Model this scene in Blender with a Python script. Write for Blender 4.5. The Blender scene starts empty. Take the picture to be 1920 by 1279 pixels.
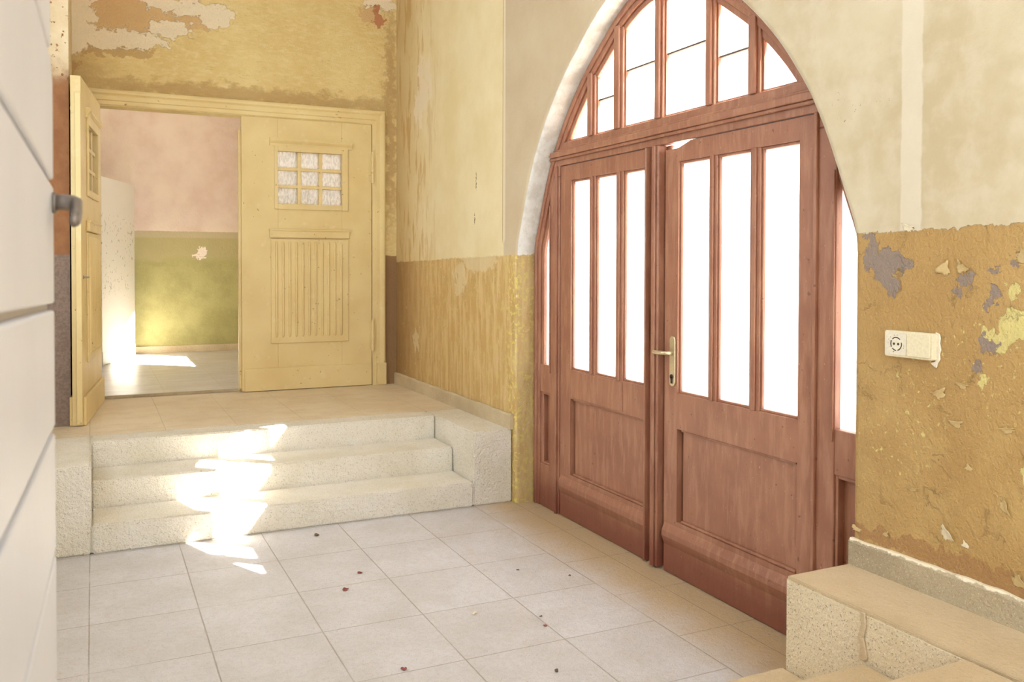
import bpy, bmesh, math, random
from mathutils import Vector, Matrix

C = bpy.context.scene
COL = C.collection
PI = math.pi
random.seed(4)

# ------------------------------------------------------------------ camera
cam = bpy.data.cameras.new('camera')
cam.sensor_width = 36.0
cam.lens = 1644.03 / 1920 * 36.0
cam.shift_y = -111.1 / 1920
cam.clip_start = 0.02
cam.dof.use_dof = True
cam.dof.focus_distance = 5.0
cam.dof.aperture_fstop = 11.0
co = bpy.data.objects.new('camera', cam)
COL.objects.link(co)
yaw, pitch, roll = -0.446, -0.0194, 0.0025
co.location = (-2.5706, 0.0, 1.6134)
co.rotation_euler = (Matrix.Rotation(yaw, 3, 'Z') @ Matrix.Rotation(PI / 2 + pitch, 3, 'X') @ Matrix.Rotation(roll, 3, 'Z')).to_euler()
C.camera = co

# ------------------------------------------------------------------ light
w = bpy.data.worlds.new('world'); C.world = w; w.use_nodes = True
wb = w.node_tree.nodes['Background']
wb.inputs[0].default_value = (0.87, 0.945, 1.0, 1)
wb.inputs[1].default_value = 2.2

def sun_dir():
    return Vector((-0.80, 0.71, -1.0)).normalized()
sl = bpy.data.lights.new('sun', 'SUN'); sl.energy = 60.0; sl.angle = 0.009; sl.color = (1, 0.98, 0.96)
so = bpy.data.objects.new('sun', sl); COL.objects.link(so)
so.rotation_euler = sun_dir().to_track_quat('-Z', 'Y').to_euler(); so.location = (5, -3, 6)

C.view_settings.view_transform = 'Standard'
C.view_settings.look = 'None'
C.view_settings.gamma = 1
C.view_settings.use_curve_mapping = False
C.view_settings.exposure = 0.84
C.cycles.use_denoising = True
C.cycles.max_bounces = 12
C.cycles.diffuse_bounces = 8
C.cycles.transparent_max_bounces = 16
C.cycles.sample_clamp_indirect = 8
C.cycles.caustics_reflective = False
C.cycles.caustics_refractive = False

# ------------------------------------------------------------------ node helper
def lin(c):
    g = 0.30 * c[0] + 0.59 * c[1] + 0.11 * c[2]; c = [x + (g - x) * 0.16 for x in c]
    return tuple(((x / 255) / 12.92 if x / 255 <= 0.04045 else ((x / 255 + 0.055) / 1.055) ** 2.4) for x in c) + (1,)

class M:
    def __init__(s, name, rough=0.8, spec=0.4):
        s.m = bpy.data.materials.new(name); s.m.use_nodes = True
        s.t = s.m.node_tree; s.b = s.t.nodes['Principled BSDF']
        s.b.inputs['Roughness'].default_value = rough
        s.b.inputs['Specular IOR Level'].default_value = spec
        tc = s.t.nodes.new('ShaderNodeTexCoord'); s.P = tc.outputs['Object']
        sp = s.t.nodes.new('ShaderNodeSeparateXYZ'); s.t.links.new(s.P, sp.inputs[0])
        s.x, s.y, s.z = sp.outputs
        s.bump_h = None
    def lk(s, a, b):
        if isinstance(a, bpy.types.NodeSocket): s.t.links.new(a, b)
        else: b.default_value = a
    def f(s, op, a, b=0.0, c=0.0, clamp=False):
        n = s.t.nodes.new('ShaderNodeMath'); n.operation = op; n.use_clamp = clamp
        s.lk(a, n.inputs[0]); s.lk(b, n.inputs[1]); s.lk(c, n.inputs[2]); return n.outputs[0]
    def add(s, a, b): return s.f('ADD', a, b)
    def sub(s, a, b): return s.f('SUBTRACT', a, b)
    def mul(s, a, b): return s.f('MULTIPLY', a, b)
    def mx(s, a, b): return s.f('MAXIMUM', a, b)
    def mn(s, a, b): return s.f('MINIMUM', a, b)
    def vec(s, x, y, z):
        n = s.t.nodes.new('ShaderNodeCombineXYZ'); s.lk(x, n.inputs[0]); s.lk(y, n.inputs[1]); s.lk(z, n.inputs[2]); return n.outputs[0]
    def scale(s, v, k):
        n = s.t.nodes.new('ShaderNodeVectorMath'); n.operation = 'MULTIPLY'; s.lk(v, n.inputs[0]); n.inputs[1].default_value = k; return n.outputs[0]
    def noise(s, sc, det=4, rough=0.55, dist=0.0, v=None, stretch=None):
        n = s.t.nodes.new('ShaderNodeTexNoise'); n.inputs['Scale'].default_value = sc; n.inputs['Detail'].default_value = det
        n.inputs['Roughness'].default_value = rough; n.inputs['Distortion'].default_value = dist
        v = v if v is not None else s.P
        if stretch: v = s.scale(v, stretch)
        s.lk(v, n.inputs['Vector']); return n.outputs[0]
    def voro(s, sc, feat='F1', v=None):
        n = s.t.nodes.new('ShaderNodeTexVoronoi'); n.feature = feat; n.inputs['Scale'].default_value = sc
        s.lk(v if v is not None else s.P, n.inputs['Vector']); return n.outputs['Distance']
    def ss(s, v, lo, hi):          # smooth 0..1
        n = s.t.nodes.new('ShaderNodeMapRange'); n.interpolation_type = 'SMOOTHSTEP'
        s.lk(v, n.inputs[0]); n.inputs[1].default_value = lo; n.inputs[2].default_value = hi
        n.inputs[3].default_value = 0; n.inputs[4].default_value = 1
        if lo > hi:
            n.inputs[1].default_value = hi; n.inputs[2].default_value = lo; n.inputs[3].default_value = 1; n.inputs[4].default_value = 0
        return n.outputs[0]
    def mix(s, fac, a, b, mode='MIX'):
        n = s.t.nodes.new('ShaderNodeMix'); n.data_type = 'RGBA'; n.blend_type = mode
        s.lk(fac, n.inputs[0])
        s.lk(lin(a) if isinstance(a, tuple) and len(a) == 3 else a, n.inputs[6])
        s.lk(lin(b) if isinstance(b, tuple) and len(b) == 3 else b, n.inputs[7]); return n.outputs[2]
    def blobs(s, u, v, L, soft=0.12):
        d = None
        for (a, b, ra, rb) in L:
            p = s.f('DIVIDE', s.sub(u, a), ra); q = s.f('DIVIDE', s.sub(v, b), rb)
            e = s.add(s.mul(p, p), s.mul(q, q)); d = e if d is None else s.mn(d, e)
        return s.ss(d, 1 + soft, 1 - soft)
    def cell(s, v, off, step):     # distance to the nearest grid line, and the cell index
        q = s.f('DIVIDE', s.sub(v, off), step)
        fr = s.f('FRACT', q); d = s.mul(s.mn(fr, s.sub(1.0, fr)), step)
        return d, s.f('FLOOR', q)
    def out(s, col, h=None, dist=0.01, strength=1.0, rough=None):
        s.lk(lin(col) if isinstance(col, tuple) and len(col) == 3 else col, s.b.inputs['Base Color'])
        if h is not None:
            n = s.t.nodes.new('ShaderNodeBump'); n.inputs['Distance'].default_value = dist; n.inputs['Strength'].default_value = strength
            s.lk(h, n.inputs['Height']); s.t.links.new(n.outputs[0], s.b.inputs['Normal'])
        if rough is not None: s.lk(rough, s.b.inputs['Roughness'])
        return s.m

MAT = {}
L0_ = 0.495

# wall with the arched door -------------------------------------------------
def mat_door_wall():
    m = M('door wall plaster', 0.75, 0.35)
    n1 = m.noise(14, 6, 0.6); n2 = m.noise(60, 4, 0.6); n3 = m.noise(2.2, 5, 0.6); n5 = m.noise(5, 5, 0.65); n4 = m.noise(5, 4, 0.5)
    uy = m.add(m.add(m.y, m.mul(m.sub(n1, 0.5), 0.16)), m.mul(m.sub(n5, 0.5), m.mul(m.ss(m.y, 4, 5), 0.5))); uy = m.add(uy, m.mul(m.sub(n2, 0.5), 0.05))
    uz = m.add(m.z, m.mul(m.sub(m.noise(13, 6, 0.6, v=m.scale(m.P, (1, 1.1, 0.9))), 0.5), 0.14)); uz = m.add(uz, m.mul(m.sub(n2, 0.5), 0.04))
    # upper wall
    up_r = m.mix(m.ss(n3, 0.35, 0.65), (203, 190, 158), (189, 171, 134))
    up_r = m.mix(m.mul(m.ss(m.noise(9, 5, 0.6), 0.4, 0.7), 0.5), up_r, (212, 200, 174))
    bandm = m.ss(m.f('ABSOLUTE', m.sub(m.add(m.y, m.mul(m.sub(n1, 0.5), 0.02)), 2.16)), 0.048, 0.038)
    up_r = m.mix(m.mul(bandm, 0.75), up_r, (214, 204, 182))
    up_l = m.mix(m.ss(n3, 0.3, 0.7), (226, 210, 164), (218, 198, 144))
    strk = m.noise(7, 5, 0.65, stretch=(1, 1.3, 0.28))
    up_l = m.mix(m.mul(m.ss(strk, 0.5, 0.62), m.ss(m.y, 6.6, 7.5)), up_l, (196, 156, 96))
    up_l = m.mix(m.mul(m.ss(m.y, 7.0, 7.85), 0.6), up_l, (196, 162, 98))  # corner shade painted into the plaster towards the far wall
    pale = m.blobs(uy, uz, [(7.2, 3.1, 0.09, 0.34), (7.02, 3.2, 0.06, 0.2), (7.34, 3.0, 0.05, 0.16)])
    up_l = m.mix(pale, up_l, (226, 208, 176))
    side = m.ss(m.add(m.y, m.mul(m.sub(n2, 0.5), 0.02)), 5.50, 5.525)
    up_mid = m.mix(m.ss(n3, 0.3, 0.7), (198, 180, 146), (189, 167, 132))
    up_r = m.mix(m.ss(m.y, 3.6, 4.2), up_r, up_mid)
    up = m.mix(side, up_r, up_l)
    spk = m.mul(m.ss(n2, 0.62, 0.72), m.blobs(uy, uz, [(1.885, 2.185, 0.025, 0.04), (2.47, 2.23, 0.09, 0.06), (2.3, 2.2, 0.04, 0.03)]))
    up = m.mix(spk, up, (130, 110, 80))
    sc1 = m.mul(m.ss(n2, 0.4, 0.55), m.blobs(m.add(m.y, m.mul(m.sub(n1, 0.5), 0.05)), m.z, [(5.996, 2.232, 0.012, 0.07), (6.025, 1.957, 0.011, 0.045), (5.99, 1.27, 0.012, 0.05), (5.55, 1.35, 0.01, 0.04)]))
    up = m.mix(sc1, up, (112, 96, 66))
    pband = m.mul(m.ss(m.f('ABSOLUTE', m.sub(m.y, 5.503)), 0.02, 0.012), m.ss(m.z, 1.75, 1.8))
    up = m.mix(m.mul(pband, 0.6), up, (228, 212, 184))
    # chased line at y 5.52
    ch = m.mul(m.f('COMPARE', m.add(m.y, m.mul(m.sub(n1, 0.5), 0.008)), 5.528, 0.004), m.ss(m.z, 1.75, 1.8))
    up = m.mix(m.mul(ch, 0.75), up, (140, 112, 70))
    # dado
    d_r = m.mix(m.ss(n3, 0.3, 0.7), (192, 152, 86), (180, 138, 74))
    d_r = m.mix(m.mul(m.mul(m.ss(n4, 0.4, 0.65), m.ss(m.z, 1.45, 0.9)), 0.45), d_r, (204, 168, 98))
    yel = m.blobs(uy, uz, [(1.775, 1.43, 0.045, 0.06), (1.86, 1.395, 0.04, 0.018), (1.69, 1.42, 0.04, 0.10), (1.81, 1.37, 0.02, 0.03), (1.78, 1.53, 0.02, 0.03), (1.89, 1.24, 0.02, 0.02), (1.72, 0.95, 0.03, 0.05)])
    yspk = m.mul(m.ss(m.noise(46, 4, 0.6), 0.6, 0.68), m.blobs(m.y, m.z, [(2.12, 1.15, 0.16, 0.16), (2.22, 0.98, 0.16, 0.12), (1.85, 1.3, 0.2, 0.2)], 0.6))
    grey = m.blobs(uy, uz, [(2.335, 1.66, 0.03, 0.08), (2.27, 1.61, 0.05, 0.07), (2.21, 1.615, 0.06, 0.035), (2.245, 1.555, 0.028, 0.04), (1.945, 1.57, 0.035, 0.018), (1.965, 1.523, 0.02, 0.018),
                             (1.836, 1.6, 0.017, 0.018), (1.85, 1.53, 0.024, 0.032), (1.868, 1.50, 0.016, 0.016), (1.857, 1.365, 0.04, 0.025), (1.898, 1.288, 0.02, 0.018), (1.78, 1.62, 0.015, 0.012)])
    d_r = m.mix(m.mx(yel, yspk), d_r, (214, 196, 116))
    d_r = m.mix(grey, d_r, (150, 130, 116))
    strk2 = m.noise(16, 5, 0.65, stretch=(1, 1, 0.16))
    d_l = m.mix(m.ss(strk2, 0.42, 0.62), (196, 156, 88), (214, 182, 122))
    d_l = m.mix(m.mul(m.ss(n1, 0.5, 0.66), 0.6), d_l, (208, 186, 110))
    d_l = m.mix(m.mul(m.ss(m.y, 6.9, 7.85), 0.75), d_l, (152, 112, 68))  # same corner shade painted into the dado colour
    whl = m.blobs(uy, uz, [(6.32, 1.5, 0.13, 0.13), (5.95, 1.68, 0.32, 0.12), (7.35, 0.95, 0.06, 0.12), (6.9, 1.70, 0.3, 0.05)])
    d_l = m.mix(m.mul(whl, 0.7), d_l, (216, 196, 148))
    ylc = m.mul(m.ss(m.noise(30, 4, 0.6), 0.52, 0.6), m.ss(m.f('ABSOLUTE', m.sub(m.y, 5.36)), 0.16, 0.02))
    d_l = m.mix(ylc, d_l, (220, 202, 96))
    spots = m.ss(m.noise(24, 3, 0.6), 0.68, 0.72)
    d_l = m.mix(spots, d_l, (226, 206, 160))
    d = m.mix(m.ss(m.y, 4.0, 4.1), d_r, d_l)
    line = m.add(m.add(1.735, m.mul(m.sub(m.y, 2.3), -0.018)), m.add(m.mul(m.sub(n1, 0.5), 0.06), m.mul(m.sub(n2, 0.5), 0.03)))
    isup = m.ss(m.sub(m.z, line), -0.002, 0.002)
    # arch reveal: limewashed above the dado, ochre below
    rv = m.ss(m.x, 0.006, 0.012)
    up = m.mix(rv, up, m.mix(m.ss(n1, 0.4, 0.6), (222, 220, 212), (208, 203, 190)))
    d = m.mix(m.mul(rv, 0.45), d, (176, 148, 88))
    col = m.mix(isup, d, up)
    low = m.mul(m.blobs(uy, uz, [(2.0, 0.63, 0.5, 0.035), (1.7, 0.62, 0.4, 0.04)]), 0.75)
    col = m.mix(low, col, (168, 118, 66))
    # relief
    hp = m.mul(m.noise(170, 4, 0.6), 0.06)                      # fine plaster
    crk = m.voro(9, 'DISTANCE_TO_EDGE', m.vec(m.x, uy, uz))
    crk2 = m.mul(m.mul(m.ss(crk, 0.03, 0.0), 0.5), m.ss(m.noise(7, 3, 0.5), 0.52, 0.64))
    hd = m.add(m.mul(m.noise(38, 6, 0.62), 0.95), m.mul(m.noise(95, 4, 0.6), 0.5))
    hd = m.add(hd, m.mul(crk2, 0.9))
    hd = m.sub(hd, m.mul(m.mx(grey, yel), 0.35))
    side_r = m.ss(m.y, 4.1, 4.0)
    hd = m.mul(hd, m.add(0.35, m.mul(side_r, 0.65)))
    hu = m.add(m.add(m.mul(n1, 0.16), m.mul(m.noise(30, 5, 0.6), 0.22)), hp)
    nrv = m.mul(m.mul(m.noise(70, 4, 0.6), 0.7), rv)
    h = m.add(m.f('MULTIPLY_ADD', m.sub(hd, hu), m.sub(1.0, isup), hu), nrv)
    h = m.add(h, m.mul(isup, 0.1)); h = m.sub(h, m.mul(ch, 0.5))
    rough = m.add(m.mul(m.mul(m.sub(1.0, isup), m.sub(1.0, grey)), -0.44), 0.82)
    return m.out(col, h, 0.012, 0.85, rough)
MAT['door_wall'] = mat_door_wall()

def mat_far_wall():
    m = M('old cream plaster', 0.85, 0.25)
    n1 = m.noise(11, 7, 0.65); n2 = m.noise(55, 4, 0.6); n3 = m.noise(1.8, 5, 0.6)
    ux = m.add(m.x, m.add(m.mul(m.sub(n1, 0.5), 0.34), m.mul(m.sub(n2, 0.5), 0.06)))
    uz = m.add(m.z, m.add(m.mul(m.sub(m.noise(10, 7, 0.65, v=m.scale(m.P, (0.8, 1, 1.3))), 0.5), 0.26), m.mul(m.sub(n2, 0.5), 0.05)))
    base = m.mix(m.ss(n3, 0.3, 0.7), (226, 202, 134), (214, 184, 114))
    base = m.mix(m.mul(m.ss(m.noise(16, 7, 0.75, stretch=(0.8, 1, 2.0)), 0.44, 0.66), 0.6), base, (228, 208, 150))
    scr = m.noise(30, 5, 0.7, stretch=(0.7, 1, 2.6)); base = m.mix(m.mul(m.ss(scr, 0.58, 0.66), 0.35), base, (184, 146, 86))
    brn = m.blobs(ux, uz, [(-1.3, 3.08, 1.6, 0.07), (-0.06, 3.0, 0.06, 1.0), (-2.9, 3.1, 0.4, 0.3)], 0.9)
    base = m.mix(m.mul(brn, 0.62), base, (168, 128, 72))
    tan = m.blobs(ux, uz, [(-2.25, 3.68, 0.42, 0.2), (-1.9, 3.72, 0.3, 0.14), (-0.25, 3.93, 0.1, 0.1)])
    wht = m.blobs(ux, uz, [(-2.72, 3.65, 0.18, 0.36), (-2.5, 3.45, 0.2, 0.09), (-2.2, 3.46, 0.22, 0.07), (-1.98, 3.58, 0.2, 0.07), (-1.9, 3.78, 0.28, 0.08), (-2.1, 3.83, 0.14, 0.09), (-1.6, 3.72, 0.14, 0.1), (-0.15, 4.02, 0.2, 0.05)])
    rim = m.blobs(ux, uz, [(-2.5, 3.36, 0.4, 0.06), (-2.78, 3.22, 0.1, 0.12), (-2.5, 3.84, 0.3, 0.05)])
    col = m.mix(m.mul(rim, 0.6), base, (176, 132, 78))
    col = m.mix(tan, col, (208, 168, 112)); col = m.mix(wht, col, (228, 210, 176))
    red = m.blobs(ux, uz, [(-0.17, 3.9, 0.05, 0.1)])
    col = m.mix(red, col, (190, 124, 80))
    spk = m.mul(m.ss(n2, 0.66, 0.7), m.ss(m.noise(4, 3, 0.5), 0.5, 0.6))
    col = m.mix(m.mul(spk, 0.7), col, (150, 112, 66))
    dado = m.ss(m.add(m.z, m.mul(m.sub(n1, 0.5), 0.03)), 1.70, 1.69)
    col = m.mix(dado, col, (150, 112, 70))
    h = m.add(m.mul(n1, 0.5), m.mul(m.noise(45, 5, 0.65), 0.6)); h = m.add(h, m.mul(wht, 0.35))
    return m.out(col, h, 0.014, 0.9)
MAT['far_wall'] = mat_far_wall()

def mat_pier():
    m = M('brown pier paint', 0.7, 0.3)
    n1 = m.noise(8, 6, 0.6); n2 = m.noise(60, 4, 0.6)
    top = m.mix(m.ss(n1, 0.35, 0.65), (158, 104, 60), (144, 90, 50))
    cr = m.mix(m.ss(n1, 0.35, 0.65), (222, 204, 166), (212, 190, 148))
    zz = m.add(m.z, m.mul(m.sub(n1, 0.5), 0.5))
    top = m.mix(m.ss(zz, 2.8, 3.05), top, cr)
    top = m.mix(m.ss(m.noise(30, 3, 0.5), 0.62, 0.68), top, (146, 92, 50))
    low = m.mix(m.ss(n2, 0.4, 0.6), (140, 118, 104), (126, 104, 90))
    col = m.mix(m.ss(m.add(m.z, m.mul(m.sub(n2, 0.5), 0.01)), 1.678, 1.672), top, low)
    return m.out(col, n2, 0.004, 0.6)
MAT['pier'] = mat_pier()

def mat_plain_wall(name, a, b):
    m = M(name, 0.85, 0.25); n = m.noise(5, 5, 0.6)
    return m.out(m.mix(m.ss(n, 0.3, 0.7), a, b), m.noise(40, 5, 0.6), 0.006, 0.7)
MAT['wall_plain'] = mat_plain_wall('cream limewash', (226, 222, 210), (216, 210, 196))
MAT['ceiling'] = mat_plain_wall('ceiling limewash', (236, 234, 226), (228, 224, 214))

def mat_far_room():
    m = M('pink and green painted plaster', 0.7, 0.3)
    n1 = m.noise(4, 6, 0.6); n2 = m.noise(30, 5, 0.6)
    up = m.mix(m.ss(n1, 0.35, 0.7), (228, 206, 190), (220, 194, 174))
    up = m.mix(m.ss(m.noise(2.5, 4, 0.5), 0.4, 0.7), up, (232, 214, 194))
    gr = m.mix(m.ss(n1, 0.35, 0.65), (176, 168, 102), (162, 154, 90))
    gr = m.mix(m.mul(m.ss(m.noise(60, 3, 0.6), 0.55, 0.7), 0.5), gr, (190, 184, 118))
    zz = m.add(m.z, m.mul(m.sub(n1, 0.5), 0.3))
    gr = m.mix(m.mul(m.ss(zz, 1.62, 1.72), 0.75), gr, (186, 172, 118))
    gr = m.mix(m.mul(m.ss(m.z, 1.93, 1.95), 0.7), gr, (196, 180, 142))
    pat = m.blobs(m.add(m.x, m.mul(m.sub(n2, 0.5), 0.12)), m.add(m.z, m.mul(m.sub(m.noise(26, 5, 0.6, stretch=(1.2, 1, 1)), 0.5), 0.12)), [(-1.32, 1.77, 0.055, 0.06), (-1.39, 1.72, 0.05, 0.02), (-1.33, 1.69, 0.06, 0.015)])
    gr = m.mix(pat, gr, (238, 224, 208))
    line = m.add(m.z, m.mul(m.sub(n2, 0.5), 0.02))
    col = m.mix(m.ss(line, 2.018, 2.024), gr, up)
    return m.out(col, m.add(n2, m.mul(m.noise(90, 4, 0.6), 0.4)), 0.006, 0.8)
MAT['far_room'] = mat_far_room()

def stone_common(m, base, a2, amp=1.0):
    g1 = m.noise(120, 3, 0.7); g2 = m.noise(190, 2, 0.7); st = m.noise(3.2, 6, 0.6)
    col = m.mix(m.ss(st, 0.35, 0.68), base, a2)
    col = m.mix(m.mul(m.ss(g1, 0.56, 0.68), 0.45 * amp), col, (128, 108, 82))
    col = m.mix(m.mul(m.ss(g2, 0.58, 0.7), 0.4 * amp), col, (246, 238, 220))
    return col, g1, g2

def mat_floor():
    m = M('terrazzo floor tiles', 0.62, 0.4)
    col, g1, g2 = stone_common(m, (208, 204, 206), (198, 193, 191), 0.9)
    dx, ix = m.cell(m.x, -0.28, 0.463); dy, iy = m.cell(m.y, 4.312, 0.5145)
    db, ib = m.cell(m.y, 4.13, 0.515)
    main = m.ss(m.x, -0.279, -0.281)
    dyy = m.add(m.mul(dy, main), m.mul(db, m.sub(1.0, main)))
    dxx = m.add(m.mul(dx, main), m.mul(m.mn(m.f('ABSOLUTE', m.add(m.x, 0.28)), m.f('ABSOLUTE', m.sub(m.x, 0.002))), m.sub(1.0, main)))
    d = m.mn(dxx, dyy)
    wn = m.t.nodes.new('ShaderNodeTexWhiteNoise'); m.lk(m.vec(ix, iy, main), wn.inputs['Vector'])
    tone = wn.outputs['Value']
    col = m.mix(m.mul(tone, 0.22), col, (180, 171, 160))
    # ochre dust tracked in along the threshold
    dn = m.noise(6, 5, 0.6)
    dirt = m.mul(m.ss(m.add(m.x, m.mul(dn, 0.25)), -0.32, 0.12), 0.9)
    col = m.mix(dirt, col, (192, 160, 108))
    col = m.mix(m.mul(m.ss(m.noise(8, 5, 0.7), 0.55, 0.72), 0.3), col, (188, 168, 140))
    jn = m.add(d, m.mul(m.sub(m.noise(60, 3, 0.5), 0.5), 0.004))
    j = m.mul(m.ss(jn, 0.0042, 0.0012), m.ss(m.noise(2.3, 3, 0.5), 0.2, 0.5))
    col = m.mix(m.mul(j, 0.62), col, (140, 124, 100))
    fs = m.noise(34, 5, 0.7); col = m.mix(m.mul(m.ss(fs, 0.42, 0.66), 0.22), col, (170, 160, 148))
    h = m.add(m.mul(g1, 0.5), m.mul(fs, 1.1)); h = m.sub(h, m.mul(j, 0.3))
    return m.out(col, h, 0.009, 0.8)
MAT['floor'] = mat_floor()

def mat_landing():
    m = M('worn landing tiles', 0.55, 0.4)
    col, g1, g2 = stone_common(m, (224, 208, 178), (216, 196, 162), 0.7)
    dx, ix = m.cell(m.x, -0.28, 0.463); dy, iy = m.cell(m.y, 6.42, 0.5145)
    d = m.mn(dx, dy)
    j = m.ss(d, 0.0035, 0.001); col = m.mix(m.mul(j, 0.3), col, (160, 136, 100))
    col = m.mix(m.mul(m.ss(m.noise(5, 5, 0.7, stretch=(1, 2, 1)), 0.5, 0.7), 0.3), col, (186, 162, 122))
    h = m.add(m.mul(g1, 0.35), m.mul(m.noise(12, 4, 0.6), 0.4)); h = m.sub(h, m.mul(j, 0.5))
    return m.out(col, h, 0.004, 0.7)
MAT['landing'] = mat_landing()

def mat_far_floor():
    m = M('grey white tile floor', 0.35, 0.5)
    col = m.mix(m.ss(m.noise(5, 5, 0.6, stretch=(0.6, 1.6, 1)), 0.35, 0.65), (206, 200, 194), (192, 184, 174))
    dx, ix = m.cell(m.x, -1.52, 0.5); dy, iy = m.cell(m.y, 8.6, 0.5)
    j = m.ss(m.mn(dx, dy), 0.004, 0.001); col = m.mix(m.mul(j, 0.6), col, (176, 156, 130))
    return m.out(col, m.noise(14, 5, 0.6), 0.006, 0.6)
MAT['far_floor'] = mat_far_floor()

def mat_stone(name, a, b, amp, bumpd=0.006):
    m = M(name, 0.8, 0.3)
    col, g1, g2 = stone_common(m, a, b, amp)
    if name == 'grey granite skirting':
        col = m.mix(m.ss(m.add(m.z, m.mul(m.sub(m.noise(30, 4, 0.6), 0.5), 0.03)), L0_ + 0.093, L0_ + 0.098), col, (236, 222, 190))
    h = m.add(m.mul(g1, 0.3), m.add(m.mul(m.noise(48, 4, 0.7, stretch=(1.0, 1.0, 1.0)), 1.4), m.mul(m.noise(9, 4, 0.6), 0.4)))
    return m.out(col, h, bumpd, 0.9)
MAT['granite_light'] = mat_stone('bush hammered pale granite', (247, 239, 222), (238, 228, 204), 1.0, 0.02)
MAT['granite_warm'] = mat_stone('warm speckled granite', (226, 208, 172), (216, 196, 156), 1.9)
MAT['granite_grey'] = mat_stone('grey granite skirting', (184, 166, 132), (166, 148, 116), 1.0)
MAT['skirt_left'] = mat_stone('chipped pale skirting', (214, 194, 154), (198, 176, 136), 0.5, 0.01)
MAT['landing_stone'] = mat_stone('worn granite top', (204, 180, 142), (192, 166, 126), 0.5, 0.004)

def mat_brown():
    m = M('red brown door paint', 0.42, 0.45)
    gr = m.noise(9, 5, 0.6, stretch=(3, 3, 0.5)); n = m.noise(3, 5, 0.6)
    col = m.mix(m.ss(n, 0.3, 0.7), (166, 108, 78), (150, 92, 66))
    col = m.mix(m.mul(m.ss(gr, 0.45, 0.65), 0.5), col, (184, 130, 98))
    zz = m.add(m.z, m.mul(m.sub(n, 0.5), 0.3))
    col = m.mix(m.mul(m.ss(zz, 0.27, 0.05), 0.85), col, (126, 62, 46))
    sc = m.ss(m.noise(90, 3, 0.6), 0.69, 0.73)
    col = m.mix(m.mul(sc, 0.6), col, (206, 176, 150))
    dk = m.ss(m.noise(34, 3, 0.5), 0.7, 0.74)
    col = m.mix(m.mul(dk, 0.6), col, (96, 56, 42))
    return m.out(col, m.add(m.mul(gr, 0.4), m.mul(m.noise(60, 4, 0.6), 0.25)), 0.003, 0.8)
MAT['brown'] = mat_brown()

def mat_cream(name='cream door paint', a=(226, 202, 138), b=(218, 190, 124)):
    m = M(name, 0.45, 0.4)
    n = m.noise(3, 4, 0.5)
    col = m.mix(m.ss(n, 0.3, 0.7), a, b)
    chip = m.ss(m.noise(26, 4, 0.62), 0.675, 0.70)
    col = m.mix(m.mul(chip, 0.8), col, (146, 108, 56))
    col = m.mix(m.mul(m.ss(m.noise(12, 5, 0.6), 0.55, 0.75), 0.35), col, (238, 222, 172))
    h = m.sub(m.mul(m.noise(40, 4, 0.6), 0.3), m.mul(chip, 0.5))
    return m.out(col, h, 0.003, 0.8)
MAT['cream'] = mat_cream()

def mat_white_wood():
    m = M('white painted boards', 0.45, 0.4)
    n = m.noise(3, 4, 0.5)
    col = m.mix(m.ss(n, 0.3, 0.7), (200, 202, 214), (190, 192, 204))
    sp = m.ss(m.noise(30, 2, 0.5), 0.74, 0.77)
    col = m.mix(m.mul(sp, 0.7), col, (120, 108, 98))
    return m.out(col, m.noise(50, 3, 0.5), 0.0015, 0.5)
MAT['white_wood'] = mat_white_wood()

def mat_flecked():
    m = M('flaking white paint', 0.5, 0.35)
    fl = m.mul(m.ss(m.noise(22, 3, 0.6), 0.62, 0.65), m.ss(m.f('ABSOLUTE', m.sub(m.z, 1.2)), 0.6, 0.3))
    col = m.mix(m.mul(fl, 0.7), (222, 216, 200), (140, 140, 116))
    return m.out(col, m.noise(30, 4, 0.6), 0.004, 0.6)
MAT['flecked'] = mat_flecked()

def mat_metal(name, col, rough=0.35, metal=1.0):
    m = M(name, rough, 0.5); m.b.inputs['Metallic'].default_value = metal
    n = m.noise(120, 3, 0.5)
    return m.out(m.mix(n, col, tuple(int(c * 0.85) for c in col)))
MAT['brass'] = mat_metal('pale brass', (226, 206, 160), 0.32, 0.7)
MAT['steel'] = mat_metal('dull steel', (176, 166, 154), 0.45, 0.6)
MAT['steel_dark'] = mat_metal('tarnished steel', (132, 120, 112), 0.45, 0.5)
MAT['dark'] = mat_metal('dark hollow', (60, 44, 30), 0.7, 0.0)
MAT['ivory'] = mat_metal('ivory bakelite', (238, 224, 184), 0.4, 0.0)
MAT['ivory_worn'] = mat_metal('worn ivory bakelite', (236, 226, 200), 0.55, 0.0)
MAT['plaster_chip'] = mat_metal('broken plaster', (240, 230, 206), 0.9, 0.0)
MAT['flake'] = mat_metal('curled ochre paint', (214, 182, 118), 0.5, 0.0)
MAT['petal'] = mat_metal('dry red petal', (160, 70, 62), 0.6, 0.0)
MAT['leafbit'] = mat_metal('dry brown leaf bit', (120, 92, 62), 0.7, 0.0)
MAT['chip_pale'] = mat_metal('pale paint chip', (236, 222, 186), 0.7, 0.0)
MAT['twig'] = mat_metal('dark crumb', (96, 78, 64), 0.8, 0.0)

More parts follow.
